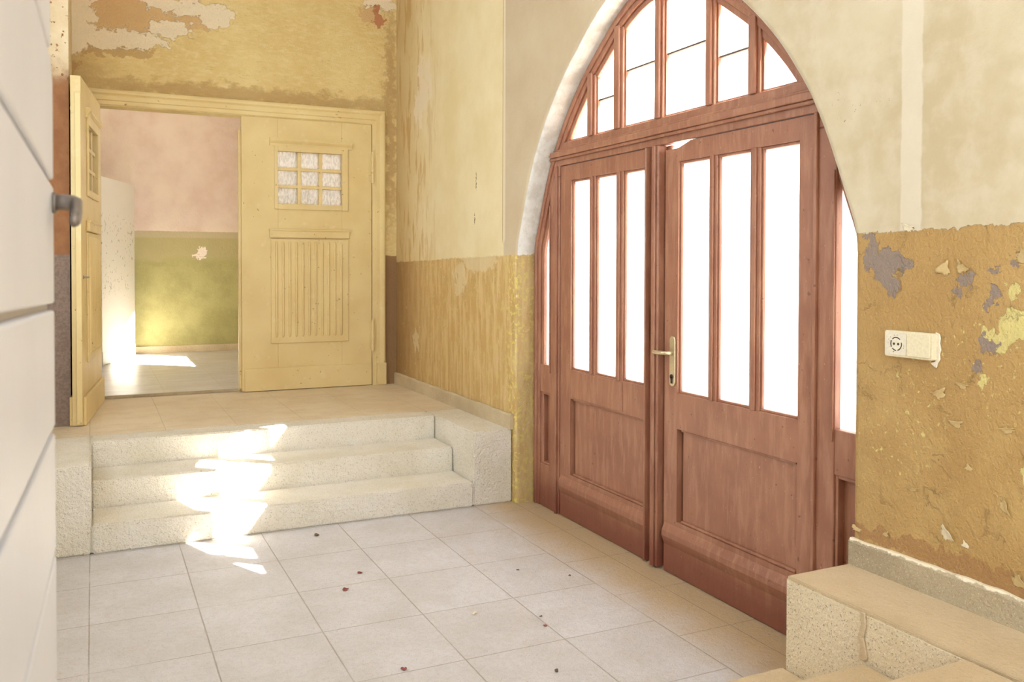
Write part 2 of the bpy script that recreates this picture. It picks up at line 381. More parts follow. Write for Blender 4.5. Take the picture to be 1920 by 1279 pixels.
def mat_glass(name, clear, col=(1, 1, 1, 1), bump=None):
    m = bpy.data.materials.new(name); m.use_nodes = True; t = m.node_tree
    t.nodes.remove(t.nodes['Principled BSDF']); o = t.nodes['Material Output']
    tr = t.nodes.new('ShaderNodeBsdfTransparent'); tr.inputs[0].default_value = (0.95, 0.95, 0.95, 1)
    tl = t.nodes.new('ShaderNodeBsdfTranslucent'); tl.inputs[0].default_value = col
    gl = t.nodes.new('ShaderNodeBsdfGlossy'); gl.inputs['Roughness'].default_value = 0.08
    a = t.nodes.new('ShaderNodeMixShader'); a.inputs[0].default_value = clear
    t.links.new(tl.outputs[0], a.inputs[1]); t.links.new(tr.outputs[0], a.inputs[2])
    b = t.nodes.new('ShaderNodeMixShader'); b.inputs[0].default_value = 0.05
    t.links.new(a.outputs[0], b.inputs[1]); t.links.new(gl.outputs[0], b.inputs[2])
    if bump:
        tc = t.nodes.new('ShaderNodeTexCoord'); mp = t.nodes.new('ShaderNodeMapping'); mp.inputs['Rotation'].default_value = (0, 0.5, 0)
        mp.inputs['Scale'].default_value = (1, 1, 0.45)
        n = t.nodes.new('ShaderNodeTexNoise'); n.inputs['Scale'].default_value = bump; n.inputs['Detail'].default_value = 2
        t.links.new(tc.outputs['Object'], mp.inputs[0]); t.links.new(mp.outputs[0], n.inputs['Vector'])
        r = t.nodes.new('ShaderNodeMapRange'); r.inputs[1].default_value = 0.42; r.inputs[2].default_value = 0.58
        r.inputs[3].default_value = 0.84; r.inputs[4].default_value = 1.0
        t.links.new(n.outputs[0], r.inputs[0])
        cb = t.nodes.new('ShaderNodeCombineColor'); 
        for i in range(3): t.links.new(r.outputs[0], cb.inputs[i])
        t.links.new(cb.outputs[0], tl.inputs[0])
        bp = t.nodes.new('ShaderNodeBump'); bp.inputs['Distance'].default_value = 0.02; t.links.new(n.outputs[0], bp.inputs['Height'])
        for q in (tl, gl): t.links.new(bp.outputs[0], q.inputs['Normal'])
    t.links.new(b.outputs[0], o.inputs[0]); return m
MAT['brown_plain'] = mat_metal('brown window paint', (150, 100, 76), 0.5, 0.0)
MAT['glass_clear'] = mat_glass('clear window glass', 0.92)
MAT['glass_obscure'] = mat_glass('obscured door glass', 0.04, (0.42, 0.42, 0.42, 1))
MAT['glass_ripple'] = mat_glass('rippled glass', 0.12, bump=60)

# ------------------------------------------------------------------ mesh helpers
def box(bm, x0, x1, y0, y1, z0, z1):
    vs = [bm.verts.new((x, y, z)) for x in (x0, x1) for y in (y0, y1) for z in (z0, z1)]
    for f in ((0, 1, 3, 2), (4, 6, 7, 5), (0, 4, 5, 1), (2, 3, 7, 6), (0, 2, 6, 4), (1, 5, 7, 3)):
        bm.faces.new([vs[i] for i in f])

def B(*boxes):
    bm = bmesh.new()
    for b in boxes: box(bm, *b)
    return bm

def prism(bm, pts, axis, a, b):
    """polygon pts (2D) extruded along axis from a to b"""
    def P(p, c):
        return {'x': (c, p[0], p[1]), 'y': (p[0], c, p[1]), 'z': (p[0], p[1], c)}[axis]
    A = [bm.verts.new(P(p, a)) for p in pts]; Z = [bm.verts.new(P(p, b)) for p in pts]
    bm.faces.new(A); bm.faces.new(Z[::-1]); n = len(pts)
    for i in range(n): bm.faces.new((A[i], Z[i], Z[(i + 1) % n], A[(i + 1) % n]))

def cyl(bm, p, q, r, n=16, r2=None):
    p = Vector(p); q = Vector(q); d = (q - p).normalized(); a = d.orthogonal().normalized(); b = d.cross(a)
    r2 = r if r2 is None else r2
    A = [bm.verts.new(p + (a * math.cos(2 * PI * i / n) + b * math.sin(2 * PI * i / n)) * r) for i in range(n)]
    Z = [bm.verts.new(q + (a * math.cos(2 * PI * i / n) + b * math.sin(2 * PI * i / n)) * r2) for i in range(n)]
    bm.faces.new(A[::-1]); bm.faces.new(Z)
    for i in range(n): bm.faces.new((A[i], A[(i + 1) % n], Z[(i + 1) % n], Z[i]))

def tube(bm, pts, rad, n=12):
    """pts 3D with (ra, rb) elliptical radii list"""
    rings = []
    for i, p in enumerate(pts):
        p = Vector(p); d = (Vector(pts[min(i + 1, len(pts) - 1)]) - Vector(pts[max(i - 1, 0)])).normalized()
        up = Vector((0, 0, 1)) if abs(d.z) < 0.9 else Vector((1, 0, 0))
        a = d.cross(up).normalized(); b = a.cross(d)
        ra, rb = rad[i] if isinstance(rad, list) else (rad, rad)
        rings.append([bm.verts.new(p + a * math.cos(2 * PI * k / n) * ra + b * math.sin(2 * PI * k / n) * rb) for k in range(n)])
    for A, Z in zip(rings, rings[1:]):
        for k in range(n): bm.faces.new((A[k], A[(k + 1) % n], Z[(k + 1) % n], Z[k]))
    bm.faces.new(rings[0][::-1]); bm.faces.new(rings[-1])

def obj(name, bm, mat, parent=None, bevel=0, seg=2, smooth=False, world=True):
    if parent is not None and world:
        bmesh.ops.translate(bm, verts=bm.verts, vec=-parent.location)
    bmesh.ops.recalc_face_normals(bm, faces=bm.faces)
    me = bpy.data.meshes.new(name); bm.to_mesh(me); bm.free()
    me.materials.append(MAT[mat] if isinstance(mat, str) else mat)
    o = bpy.data.objects.new(name, me); COL.objects.link(o)
    if parent is not None: o.parent = parent
    if bevel:
        md = o.modifiers.new('bevel', 'BEVEL'); md.width = bevel; md.segments = seg; md.limit_method = 'ANGLE'; md.angle_limit = 0.6
    if smooth:
        for p in me.polygons: p.use_smooth = True
    return o

def tag(o, label=None, cat=None, group=None, kind=None):
    if label: o['label'] = label
    if cat: o['category'] = cat
    if group: o['group'] = group
    if kind: o['kind'] = kind
    return o

def thing(name, loc, label, cat, group=None, kind=None, rz=0):
    o = bpy.data.objects.new(name, None); COL.objects.link(o); o.location = loc; o.rotation_euler = (0, 0, rz)
    o.empty_display_size = 0.1
    return tag(o, label, cat, group, kind)

S = 'structure'
L0 = 0.495          # landing level
YC = 3.8575         # centre of the arch
YA, YB = 5.305, 2.410
Y2 = 7.891
XL = -2.585

# ------------------------------------------------------------------ arch outline
TAB = [(0, 1.66), (0.008, 1.74), (0.03, 1.81), (0.06, 1.885), (0.1, 1.985), (0.147, 2.10), (0.207, 2.225), (0.28, 2.35), (0.434, 2.555), (0.63, 2.752),
       (0.824, 2.90), (1.0, 3.02), (1.15, 3.095), (1.3, 3.14), (1.4475, 3.155)]
def catmull(P, k=4):
    out = []
    Q = [P[0]] + P + [P[-1]]
    for i in range(1, len(Q) - 2):
        for j in range(k):
            t = j / k; r = []
            for c in range(2):
                a, b, cc, d = Q[i - 1][c], Q[i][c], Q[i + 1][c], Q[i + 2][c]
                r.append(0.5 * (2 * b + (cc - a) * t + (2 * a - 5 * b + 4 * cc - d) * t * t + (3 * b - a - 3 * cc + d) * t ** 3))
            out.append(tuple(r))
    out.append(P[-1]); return out
half = catmull(TAB)
# from the left jamb foot (large y) over the top to the right jamb foot; (y, z)
ARCH = [(YA, 0.0), (YA, 0.6), (YA, 1.2)] + [(YA - u, z) for u, z in half] + [(YB + u, z) for u, z in half[::-1][1:]] + [(YB, 1.2), (YB, 0.6), (YB, 0.0)]
def offset(P, d):
    """offset outward (away from the opening) by d"""
    out = []
    for i, p in enumerate(P):
        a = P[max(i - 1, 0)]; b = P[min(i + 1, len(P) - 1)]
        tx, tz = b[0] - a[0], b[1] - a[1]; l = math.hypot(tx, tz)
        out.append((p[0] + tz / l * d, p[1] - tx / l * d))
    return out
def arch_z(y, off=0.0):
    P = offset(ARCH, off); best = 0
    for a, b in zip(P, P[1:]):
        if min(a[0], b[0]) - 1e-9 <= y <= max(a[0], b[0]) + 1e-9 and abs(a[0] - b[0]) > 1e-9:
            best = max(best, a[1] + (b[1] - a[1]) * (y - a[0]) / (b[0] - a[0]))
    return best

# ------------------------------------------------------------------ room shell
def build_door_wall():
    bm = bmesh.new()
    prof = [(0.03, 0.0), (0.016, 0.003), (0.006, 0.012), (0.0, 0.03), (0.0, 0.14), (0.0, 0.22)]
    rings = []
    for o_, x in prof:
        P = offset(ARCH, o_); rings.append([bm.verts.new((x, y, max(z, -0.02))) for y, z in P])
    for A, Z in zip(rings, rings[1:]):
        for i in range(len(A) - 1): bm.faces.new((A[i], A[i + 1], Z[i + 1], Z[i]))
    for ring, x in ((rings[0], 0.0), (rings[-1], 0.22)):
        y0, y1, zt = -4.0, Y2 + 0.2, 4.7
        # left field, right field, top field
        n = len(ring); mid = n // 2
        a = bm.verts.new((x, y1, -0.02)); b = bm.verts.new((x, y1, zt)); c = bm.verts.new((x, YC, zt)); d = bm.verts.new((x, y0, zt)); e = bm.verts.new((x, y0, -0.02))
        bm.faces.new([a, b, c] + ring[:mid + 1][::-1])
        bm.faces.new([c, d, e] + ring[mid:][::-1])
    o = obj('wall_right', bm, 'door_wall'); tag(o, 'cream wall with ochre dado around the arched brown door', 'wall', kind=S)
    for p in o.data.polygons:
        if abs(p.normal.x) < 0.95 or p.area < 0.01: p.use_smooth = True
    return o
wall_right = build_door_wall()

def build_far_wall():
    bm = B((-2.52, -0.235, Y2, Y2 + 0.16, 2.90, 4.7), (-0.235, 0.0, Y2, Y2 + 0.16, L0 - 0.02, 4.7), (-4.0, -2.52, Y2, Y2 + 0.16, L0 - 0.02, 4.7))
    return tag(obj('wall_far', bm, 'far_wall'), 'peeling cream plaster wall above the cream double door', 'wall', kind=S)
build_far_wall()
tag(obj('wall_right', B((0.0, 0.22, -4.0, 1.0, 4.8, 9.0)), 'wall_plain'), 'added unseen sun-blocking wall above the near landing', 'wall', kind=S)  # added out of view to keep the sun off the near leaf
tag(obj('wall_left', B((-4.0, -2.712, 6.74, Y2, L0 - 0.02, 4.7)), 'pier'), 'brown painted wall pier behind the open cream door leaf', 'wall', kind=S)
LY0, LY1, LZ0, LZ1 = 2.8, 6.2, 1.2, 4.1
tag(obj('wall_left', B((-3.35, -3.2, -0.3, LY0, -0.1, 4.7), (-3.35, -3.2, LY1, 6.74, -0.1, 4.7), (-3.35, -3.2, LY0, LY1, -0.1, LZ0), (-3.35, -3.2, LY0, LY1, LZ1, 4.7)), 'wall_plain'), 'plain cream side wall behind the white boarded door leaf', 'wall', kind=S)
tag(obj('ceiling', B((-4.2, 0.22, -0.2, 12.2, 4.7, 4.8)), 'ceiling'), 'plain ceiling over the entrance hall', 'ceiling', kind=S)
tag(obj('floor', B((-3.2, 0.22, 1.6, 6.3, -0.06, 0.0)), 'floor'), 'grey stone tiled floor in front of the arched door', 'floor', kind=S)
tag(obj('floor', B((-4.0, 0.0, 6.30, Y2 + 0.1, L0 - 0.06, L0)), 'landing'), 'upper landing floor before the cream double door', 'floor', kind=S)
tag(obj('floor', B((-3.2, 0.0, -4.0, 1.45, L0 - 0.06, L0)), 'landing'), 'near landing floor at the head of the lower right steps', 'floor', kind=S)
tag(obj('floor', B((-4.0, -0.3, Y2 + 0.1, 12.0, L0 - 0.06, L0 + 0.012)), 'far_floor'), 'pale tiled floor of the room beyond the cream doors', 'floor', kind=S)
tag(obj('floor', B((0.22, 14.0, -10, 20, -0.2, -0.012)), 'granite_light'), 'sunlit paving outside the arched door', 'floor', kind=S)
wn = thing('fill_window', (-3.27, 4.5, LZ0), 'added unseen fill-light window in the side wall opposite the arched door', 'window', kind=S)  # window added out of view to bring fill light into the hall
obj('window_frame', B((-3.31, -3.23, LY0, LY1, LZ0, LZ0 + .06), (-3.31, -3.23, LY0, LY1, LZ1 - .06, LZ1), *[(-3.31, -3.23, y - .03, y + .03, LZ0 + .06, LZ1 - .06) for y in (LY0 + .03, 4.5, LY1 - .03)]), 'brown_plain', wn)
obj('window_glass', B(*[(-3.272, -3.268, a, b, LZ0 + .06, LZ1 - .06) for a, b in ((LY0 + .06, 4.47), (4.53, LY1 - .06))]), 'glass_clear', wn)
# far room
tag(obj('wall_back', B((-4.0, -0.3, 11.70, 11.85, L0 - 0.06, 4.7)), 'far_room'), 'pink wall with green dado in the room beyond', 'wall', kind=S)
tag(obj('wall_back', B((-4.0, -3.85, Y2 + 0.16, 8.3, L0 - 0.06, 4.7), (-4.0, -3.85, 9.1, 11.7, L0 - 0.06, 4.7), (-4.0, -3.85, 8.3, 9.1, L0 - 0.06, 1.4), (-4.0, -3.85, 8.3, 9.1, 3.4, 4.7)), 'far_room'), 'side wall of the room beyond the cream doors', 'wall', kind=S)  # opening in this wall is added, unseen, to brighten the room beyond
FX = -0.3
WY0, WY1, WZ0, WZ1 = 8.75, 10.0, 2.1, 3.45
bm = B((FX, FX + 0.12, Y2 + 0.16, WY0, L0 - 0.06, 4.7), (FX, FX + 0.12, WY1, 11.85, L0 - 0.06, 4.7), (FX, FX + 0.12, WY0, WY1, L0 - 0.06, WZ0), (FX, FX + 0.12, WY0, WY1, WZ1, 4.7))
tag(obj('wall_back', bm, 'far_room'), 'window wall of the room beyond the cream doors', 'wall', kind=S)
wn = thing('window_1', (FX + 0.06, (WY0 + WY1) / 2, WZ0), 'white framed window lighting the room beyond', 'window', kind=S)
obj('window_frame', B((FX + .04, FX + .08, WY0, WY1, WZ0, WZ0 + .05), (FX + .04, FX + .08, WY0, WY1, WZ1 - .05, WZ1), (FX + .04, FX + .08, WY0, WY0 + .05, WZ0 + .05, WZ1 - .05), (FX + .04, FX + .08, WY1 - .05, WY1, WZ0 + .05, WZ1 - .05), (FX + .045, FX + .075, 9.37, 9.43, WZ0 + .05, WZ1 - .05)), 'flecked', wn)
obj('window_glass', B((FX + .058, FX + .062, WY0 + .05, 9.37, WZ0 + .05, WZ1 - .05), (FX + .058, FX + .062, 9.43, WY1 - .05, WZ0 + .05, WZ1 - .05)), 'glass_clear', wn)

# skirtings
def skirt(name, x0, x1, y0, y1, z0, z1, mat, label):
    bm = bmesh.new(); n = max(2, int((y1 - y0) / 0.06)); rings = []
    for i in range(n + 1):
        y = y0 + (y1 - y0) * i / n; r = random.uniform(-0.004, 0.004) if 0 < i < n else 0
        rings.append([bm.verts.new(p) for p in ((x1, y, z0), (x0, y, z0), (x0, y, z1 - 0.012 + r), (x0 + 0.008, y, z1 + r), (x1, y, z1 + r))])
    for A, Z in zip(rings, rings[1:]):
        for k in range(5): bm.faces.new((A[k], A[(k + 1) % 5], Z[(k + 1) % 5], Z[k]))
    bm.faces.new(rings[0]); bm.faces.new(rings[-1][::-1])
    return tag(obj(name, bm, mat), label, 'baseboard', kind=S)
skirt('baseboard_right', -0.022, -0.0005, 5.352, Y2, L0, L0 + 0.105, 'skirt_left', 'pale chipped stone skirting on the landing below the ochre dado')
skirt('baseboard_right', -0.022, -0.0005, -4.0, 2.402, L0, L0 + 0.10, 'granite_grey', 'grey granite skirting above the near steps below the flaking dado')
tag(obj('baseboard_back', B((-4.0, -0.3, 11.675, 11.70, L0 + 0.01, L0 + 0.10)), 'skirt_left', bevel=0.006), 'pale skirting under the green dado in the room beyond', 'baseboard', kind=S)

# ------------------------------------------------------------------ steps and cheek blocks
T = 0.3657; R_ = 0.165
YS = 5.354
def rough_block(x0, x1, y0, y1, z0, z1, amp=0.004, step=0.05, bev=0.02):
    amp *= 0.3; x1 -= 0.004; bev = min(bev, 0.009)
    """stone block with gently uneven faces"""
    bm = B((x0, x1, y0, y1, z0, z1))
    bmesh.ops.bevel(bm, geom=bm.edges[:], offset=bev, segments=2, affect='EDGES')
    for _ in range(5):
        es = [e for e in bm.edges if e.calc_length() > step * 2]
        if not es: break
        bmesh.ops.subdivide_edges(bm, edges=es, cuts=1, use_grid_fill=True)
    bmesh.ops.triangulate(bm, faces=[f for f in bm.faces if len(f.verts) > 4])
    from mathutils import noise as mn_
    for v in bm.verts:
        n = mn_.noise(v.co * 6.0); n2 = mn_.noise(v.co * 17.0 + Vector((5, 1, 2)))
        if v.co.z > z0 + 0.01:
            v.co += Vector((n, n2, 0.4 * n)) * amp
    return bm
labs = ['bottom pale granite step of the flight up to the cream doors', 'middle pale granite step of the flight up to the cream doors', 'top pale granite step under the cream door landing']
for k in range(3):
    y0 = YS + k * T; y1 = y0 + T - 0.003 if k < 2 else 6.30
    z1 = R_ * (k + 1)
    bm = rough_block(XL, -0.289, y0, y1, 0.0, z1, 0.004, 0.06, 0.012)
    tag(obj('stone_step', bm, 'granite_light'), labs[k], 'step', 'granite steps up to the cream doors')
tag(obj('cheek_block', rough_block(-0.288, -0.001, 5.361, 6.30, 0.0, L0, 0.003, 0.06, 0.012), 'granite_light'), 'pale stone cheek block right of the far steps, against the ochre wall', 'stone block', 'cheek blocks beside the steps')
tag(obj('cheek_block', rough_block(-3.19, XL + 0.0035, 5.361, 6.30, 0.0, L0, 0.003, 0.06, 0.012), 'granite_light'), 'pale stone cheek block left of the far steps', 'stone block', 'cheek blocks beside the steps')
YN = 2.412
labs = ['lowest of the near granite steps at the bottom right', 'middle of the near granite steps at the bottom right', 'uppermost near granite step at the bottom right corner']
for k in range(3):
    y1 = YN - k * T; y0 = y1 - T + 0.003 if k < 2 else 1.45
    z1 = R_ * (k + 1)
    bm = rough_block(-3.19, -0.327, y0, y1, 0.0, z1, 0.003, 0.06, 0.012)
    tag(obj('stone_step', bm, 'landing_stone'), labs[k], 'step', 'granite steps at the near landing')
nb = thing('cheek_block', (-0.16, 2.0, 0), 'speckled granite cheek block beside the near steps, under the socket wall', 'stone block', 'cheek blocks beside the steps')
obj('stone_body', rough_block(-0.325, -0.001, 1.45, 2.408, 0.0, L0 - 0.004, 0.0025, 0.05, 0.014), 'granite_warm', nb)
obj('worn_top', rough_block(-0.319, -0.002, 1.45, 2.402, L0 - 0.012, L0 + 0.001, 0.0008, 0.05, 0.003), 'landing_stone', nb)
bm = bmesh.new()
prism(bm, [(2.055, .336), (2.062, .345), (2.058, .38), (2.066, .41), (2.055, .45), (2.058, .492), (2.040, .492), (2.036, .45), (2.046, .41), (2.034, .37), (2.03, .345), (2.04, .336)], 'x', -0.334, -0.326)
tag(obj('mortar_seam', bm, 'landing_stone', nb, bevel=0.003), 'smeared mortar seam down the block')

# ------------------------------------------------------------------ arched brown door
XF = 0.132
d1 = thing('door_1', (0.16, YC, 0), 'brown arched door frame with sidelights and glazed fanlight', 'door frame', kind=S)
ring_o = [p for p in offset(ARCH, 0.012)]
ring_i = [p for p in offset(ARCH, -0.105)]
def ring_mesh(a_off, b_off, x0, x1, zmin=0.0):
    bm = bmesh.new(); A = offset(ARCH, a_off); Bq = offset(ARCH, b_off); rows = []
    for p, q in zip(A, Bq):
        rows.append([bm.verts.new(c) for c in ((x0, p[0], p[1]), (x0, q[0], q[1]), (x1, q[0], q[1]), (x1, p[0], p[1]))])
    for r, s in zip(rows, rows[1:]):
        for k in range(4): bm.faces.new((r[k], r[(k + 1) % 4], s[(k + 1) % 4], s[k]))
    bm.faces.new(rows[0]); bm.faces.new(rows[-1][::-1]); return bm
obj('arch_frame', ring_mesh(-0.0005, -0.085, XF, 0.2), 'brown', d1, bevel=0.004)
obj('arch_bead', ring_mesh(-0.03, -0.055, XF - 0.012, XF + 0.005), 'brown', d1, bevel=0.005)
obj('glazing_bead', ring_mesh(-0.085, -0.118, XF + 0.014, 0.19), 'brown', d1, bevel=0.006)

def my(y): return 2 * YC - y
def sidelight(m):   # m: y mapping
    def bb(a, b, x0, x1, z0, z1):
        p, q = sorted((m(a), m(b))); return (x0, x1, p, q, z0, z1)
    bz = B(bb(4.957, 5.085, XF + .003, 0.197, 0.0, 2.18), bb(4.957, 5.045, XF + .003, 0.197, 2.18, 2.26), bb(5.085, YA - .086, XF + 0.004, 0.195, 0.0, 0.285), bb(5.085, YA - .086, XF + 0.004, 0.195, 0.765, 0.95))
    obj('side_post', bz, 'brown', d1, bevel=0.005)
    obj('side_bead', B(bb(4.972, 4.99, XF - 0.012, XF + 0.004, 0.0, 2.245), bb(5.07, 5.082, XF - 0.006, XF + 0.004, 0.9, 2.0)), 'brown', d1, bevel=0.004)
    obj('side_panel', B(bb(5.085, YA - .086, XF + 0.05, 0.18, 0.285, 0.765)), 'brown', d1)
    obj('panel_moulding', B(bb(5.085, 5.10, XF + .012, .184, .285, .765), bb(YA - .105, YA - .086, XF + .012, .184, .285, .765), bb(5.10, YA - .105, XF + .012, .184, .285, .30), bb(5.10, YA - .105, XF + .012, .184, .75, .765)), 'brown', d1, bevel=0.004)
    bm = bmesh.new()
    pts = [(m(5.08), 0.94), (m(YA - 0.10), 0.94)] + [(m(YA - 0.10 - u * 1.0), z) for u, z in ((0, 1.70), (0.02, 1.8), (0.06, 1.9), (0.105, 2.0))] + [(m(5.08), 2.0)]
    prism(bm, pts, 'x', 0.168, 0.172); obj('side_glass', bm, 'glass_obscure', d1)
sidelight(lambda y: y); sidelight(my)
# transom
bm = B((XF + .001, 0.199, YB + .25, YA - .25, 2.247, 2.39), (XF - 0.018, XF, YB + .25, YA - .25, 2.282, 2.30), (XF - 0.03, XF, YB + .275, YA - .275, 2.30, 2.335), (XF - 0.012, XF, YB + .29, YA - .29, 2.335, 2.35))
obj('transom_rail', bm, 'brown', d1, bevel=0.005)
MU = [(4.61, 4.52), (4.315, 4.215), (3.905, 3.83), (3.475, 3.405), (3.17, 3.085)]
edges = [YA - 0.25] + [e for a, b in MU for e in (a, b)] + [YB + 0.25]
for a, b in MU:
    c = (a + b) / 2
    zt = arch_z(c, -0.07)
    wdt = abs(a - b) / 2
    bm = B((XF + 0.004, 0.195, c - wdt, c + wdt, 2.388, zt), (XF - 0.012, XF + 0.006, c - wdt * 0.55, c + wdt * 0.55, 2.388, arch_z(c, -0.06)))
    obj('fanlight_mullion', bm, 'brown', d1, bevel=0.006)
# fanlight glazing in one object, with thin lead joints between upper and lower panes
bm = bmesh.new()
inner = [p for p in offset(ARCH, -0.1) if p[1] > 2.36]
prism(bm, [(inner[0][0], 2.37)] + inner + [(inner[-1][0], 2.37)], 'x', 0.168, 0.172)
obj('fanlight_glass', bm, 'glass_clear', d1)
for (ya, yb, z) in ((4.52, 4.33, 2.59), (4.21, 3.905, 2.705), (3.83, 3.475, 2.715), (3.405, 3.17, 2.61)):
    obj('lead_joint', B((0.156, 0.184, min(ya, yb) - .01, max(ya, yb) + .01, z, z + 0.009)), 'twig', d1)
# beads beside fanlight panes
bm = bmesh.new()
for k in range(0, len(edges), 2):
    a, b = edges[k], edges[k + 1]
    box(bm, XF + 0.018, XF + 0.034, b, a, 2.388, 2.402)
    if k > 0: box(bm, XF + 0.018, XF + 0.034, a - 0.010, a, 2.402, arch_z(a, -0.09))
    if k < len(edges) - 2: box(bm, XF + 0.018, XF + 0.034, b, b + 0.010, 2.402, arch_z(b, -0.09))
obj('fanlight_bead', bm, 'brown', d1, bevel=0.003)

def brown_leaf(m, label, lights, stile_a, stile_b, handle):
    """stile_a: y of the hinge edge, stile_b: y of the meeting edge (before mapping m)"""
    X0, X1 = XF + 0.012, XF + 0.062
    lo = min(m(stile_a), m(stile_b)); hi = max(m(stile_a), m(stile_b))
    t = thing('door_leaf', (0.16, m(stile_a), 0.004), label, 'door', 'leaves of the arched brown door')
    L = sorted([tuple(sorted((m(a), m(b)))) for a, b in lights])
    ya, yb = L[0][0], L[-1][1]
    tb = 2.243
    fr = [(X0, X1, lo, ya, 0.002, 2.243), (X0, X1, yb, hi, 0.002, 2.243 if not handle else 2.215), (X0, X1, ya, yb if not handle else 3.60, 2.146, 2.243)]
    fbm = None
    fr += [(X0, X1, ya, ya + .001, 2.15, 2.2), (X0, X1, ya, yb, 0.768, 0.953), (X0, X1, ya, yb, 0.002, 0.285)]
    fbm = B(*fr)
    if handle: prism(fbm, [(3.60, 2.146), (yb, 2.146), (yb, 2.216), (3.60, 2.243)], 'x', X0, X1)
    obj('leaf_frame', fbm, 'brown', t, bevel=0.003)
    bars = []
    for (a, b), (c, d) in zip(L, L[1:]):
        bars += [(X0 + 0.003, X1 - 0.004, b, c, 0.95, 2.148), (X0 - 0.008, X0 + 0.004, b + (c - b) * .32, c - (c - b) * .32, 0.95, 2.148)]
    obj('glazing_bar', B(*bars), 'brown', t, bevel=0.004)
    beads = []
    for a, b in L:
        beads += [(X0 + .012, X0 + .03, a, a + .012, .965, 2.134), (X0 + .012, X0 + .03, b - .012, b, .965, 2.134), (X0 + .012, X0 + .03, a, b, .953, .965), (X0 + .012, X0 + .03, a, b, 2.134, 2.146)]
    obj('glazing_bead', B(*beads), 'brown', t, bevel=0.003)
    obj('glass', B(*[(0.168, 0.172, a - .004, b + .004, 0.951, 2.148) for a, b in L]), 'glass_obscure', t)
    obj('panel', B((X0 + 0.022, X0 + 0.045, ya - .003, yb - .026, 0.283, 0.77), (X0 + .045, X0 + .049, ya - .003, yb + .003, .283, .77)), 'brown', t)
    pm = [(X0 + .010, X0 + .024, ya, ya + .012, .285, .768), (X0 + .006, X0 + .024, ya + .012, yb - .026, .285, .299), (X0 + .006, X0 + .024, ya + .012, yb - .026, .756, .768)]
    obj('panel_moulding', B(*pm), 'brown', t, bevel=0.005)
    # swelling weather board along the foot
    bm = bmesh.new()
    prof = [(X0 + .01, .262), (X0 - .002, .262), (X0 - .010, .245), (X0 - .020, .222), (X0 - .022, .195), (X0 - .014, .170), (X0 - .006, .150), (X0 - .004, .11), (X0 - .006, .03), (X0 - .006, .006), (X0 + .01, .006)]
    prism(bm, prof, 'y', lo + .008, hi - .008); obj('kick_board', bm, 'brown', t, smooth=False, bevel=0.004)
    return t, X0
leafL, X0 = brown_leaf(lambda y: y, 'left brown door leaf of the arch, closed, without a handle', [(4.82, 4.60), (4.53, 4.30), (4.225, 3.99)], 4.952, 3.962, False)
leafR, X0 = brown_leaf(lambda y: y, 'right brown door leaf of the arch, carrying the brass lever handle', [(3.70, 3.455), (3.395, 3.157), (3.09, 2.845)], 2.765, 3.812, True)
# meeting strips
bm = B((X0 + .028, X0 + .05, 3.80, 3.954, 0.004, 2.243), (X0 - 0.03, X0 + .028, 3.835, 3.898, 0.012, 2.243), (X0 - 0.042, X0 - 0.03, 3.852, 3.884, 0.012, 2.243))
obj('meeting_strip', bm, 'brown', leafR, bevel=0.006)
bm = bmesh.new(); prism(bm, [(X0, 3.985), (X0 - .012, 3.981), (X0 - .022, 3.973), (X0 - .024, 3.966), (X0 - .02, 3.960), (X0, 3.956)], 'z', 0.01, 2.243)
obj('edge_bead', bm, 'brown', leafL)
bm = bmesh.new(); prism(bm, [(X0 - 0.002, 4.208), (X0 - 0.0035, 4.204), (X0 - 0.002, 4.20)], 'z', 0.775, 0.95)
tag(obj('rail_patch', B((X0 - 0.006, X0 + .002, 4.213, 4.80, 0.778, 0.945)), 'brown', leafL, bevel=0.003), 'thin repair board with a split end on the lock rail')
bm.free()
# lock case, projecting past the stile behind the glass
bm = bmesh.new(); prism(bm, [(3.955, 1.12), (4.005, 1.13), (4.02, 1.19), (4.005, 1.24), (4.015, 1.27), (4.02, 1.34), (4.0, 1.37), (3.955, 1.38)], 'x', 0.174, 0.20)
obj('lock_keeper', bm, 'brown', leafL, bevel=0.004)
# right leaf furniture
def round_rect(y0, y1, z0, z1, r, n=6):
    P = []
    for cy, cz, a0 in ((y1 - r, z1 - r, 0), (y0 + r, z1 - r, 90), (y0 + r, z0 + r, 180), (y1 - r, z0 + r, 270)):
        for i in range(n + 1):
            a = math.radians(a0 + 90 * i / n); P.append((cy + r * math.cos(a), cz + r * math.sin(a)))
    return P
bm = bmesh.new(); prism(bm, round_rect(3.712, 3.758, 0.985, 1.245, 0.02), 'x', X0 - 0.009, X0)
hp_ = obj('handle_plate', bm, 'brass', leafR, bevel=0.003)
bm = bmesh.new()
tube(bm, [(X0 - 0.008, 3.735, 1.158), (X0 - 0.035, 3.735, 1.158), (X0 - 0.05, 3.742, 1.158), (X0 - 0.055, 3.76, 1.158), (X0 - 0.055, 3.80, 1.157), (X0 - 0.053, 3.835, 1.156), (X0 - 0.047, 3.85, 1.155)],
     [(.011, .011), (.010, .010), (.010, .010), (.009, .011), (.008, .0115), (.008, .011), (.006, .008)])
bmesh.ops.translate(bm, verts=bm.verts, vec=-leafR.location)
lv = obj('lever', bm, 'brass', None, smooth=True); lv.parent = hp_; tag(lv, 'polished lever grip')
bm = bmesh.new(); cyl(bm, (X0 - 0.013, 3.735, 1.035), (X0 - 0.008, 3.735, 1.035), 0.013); box(bm, X0 - 0.013, X0 - 0.008, 3.729, 3.741, 1.0, 1.035)
bmesh.ops.translate(bm, verts=bm.verts, vec=-leafR.location)
kh = obj('keyhole', bm, 'dark', None); kh.parent = hp_; tag(kh, 'dark keyhole cylinder')

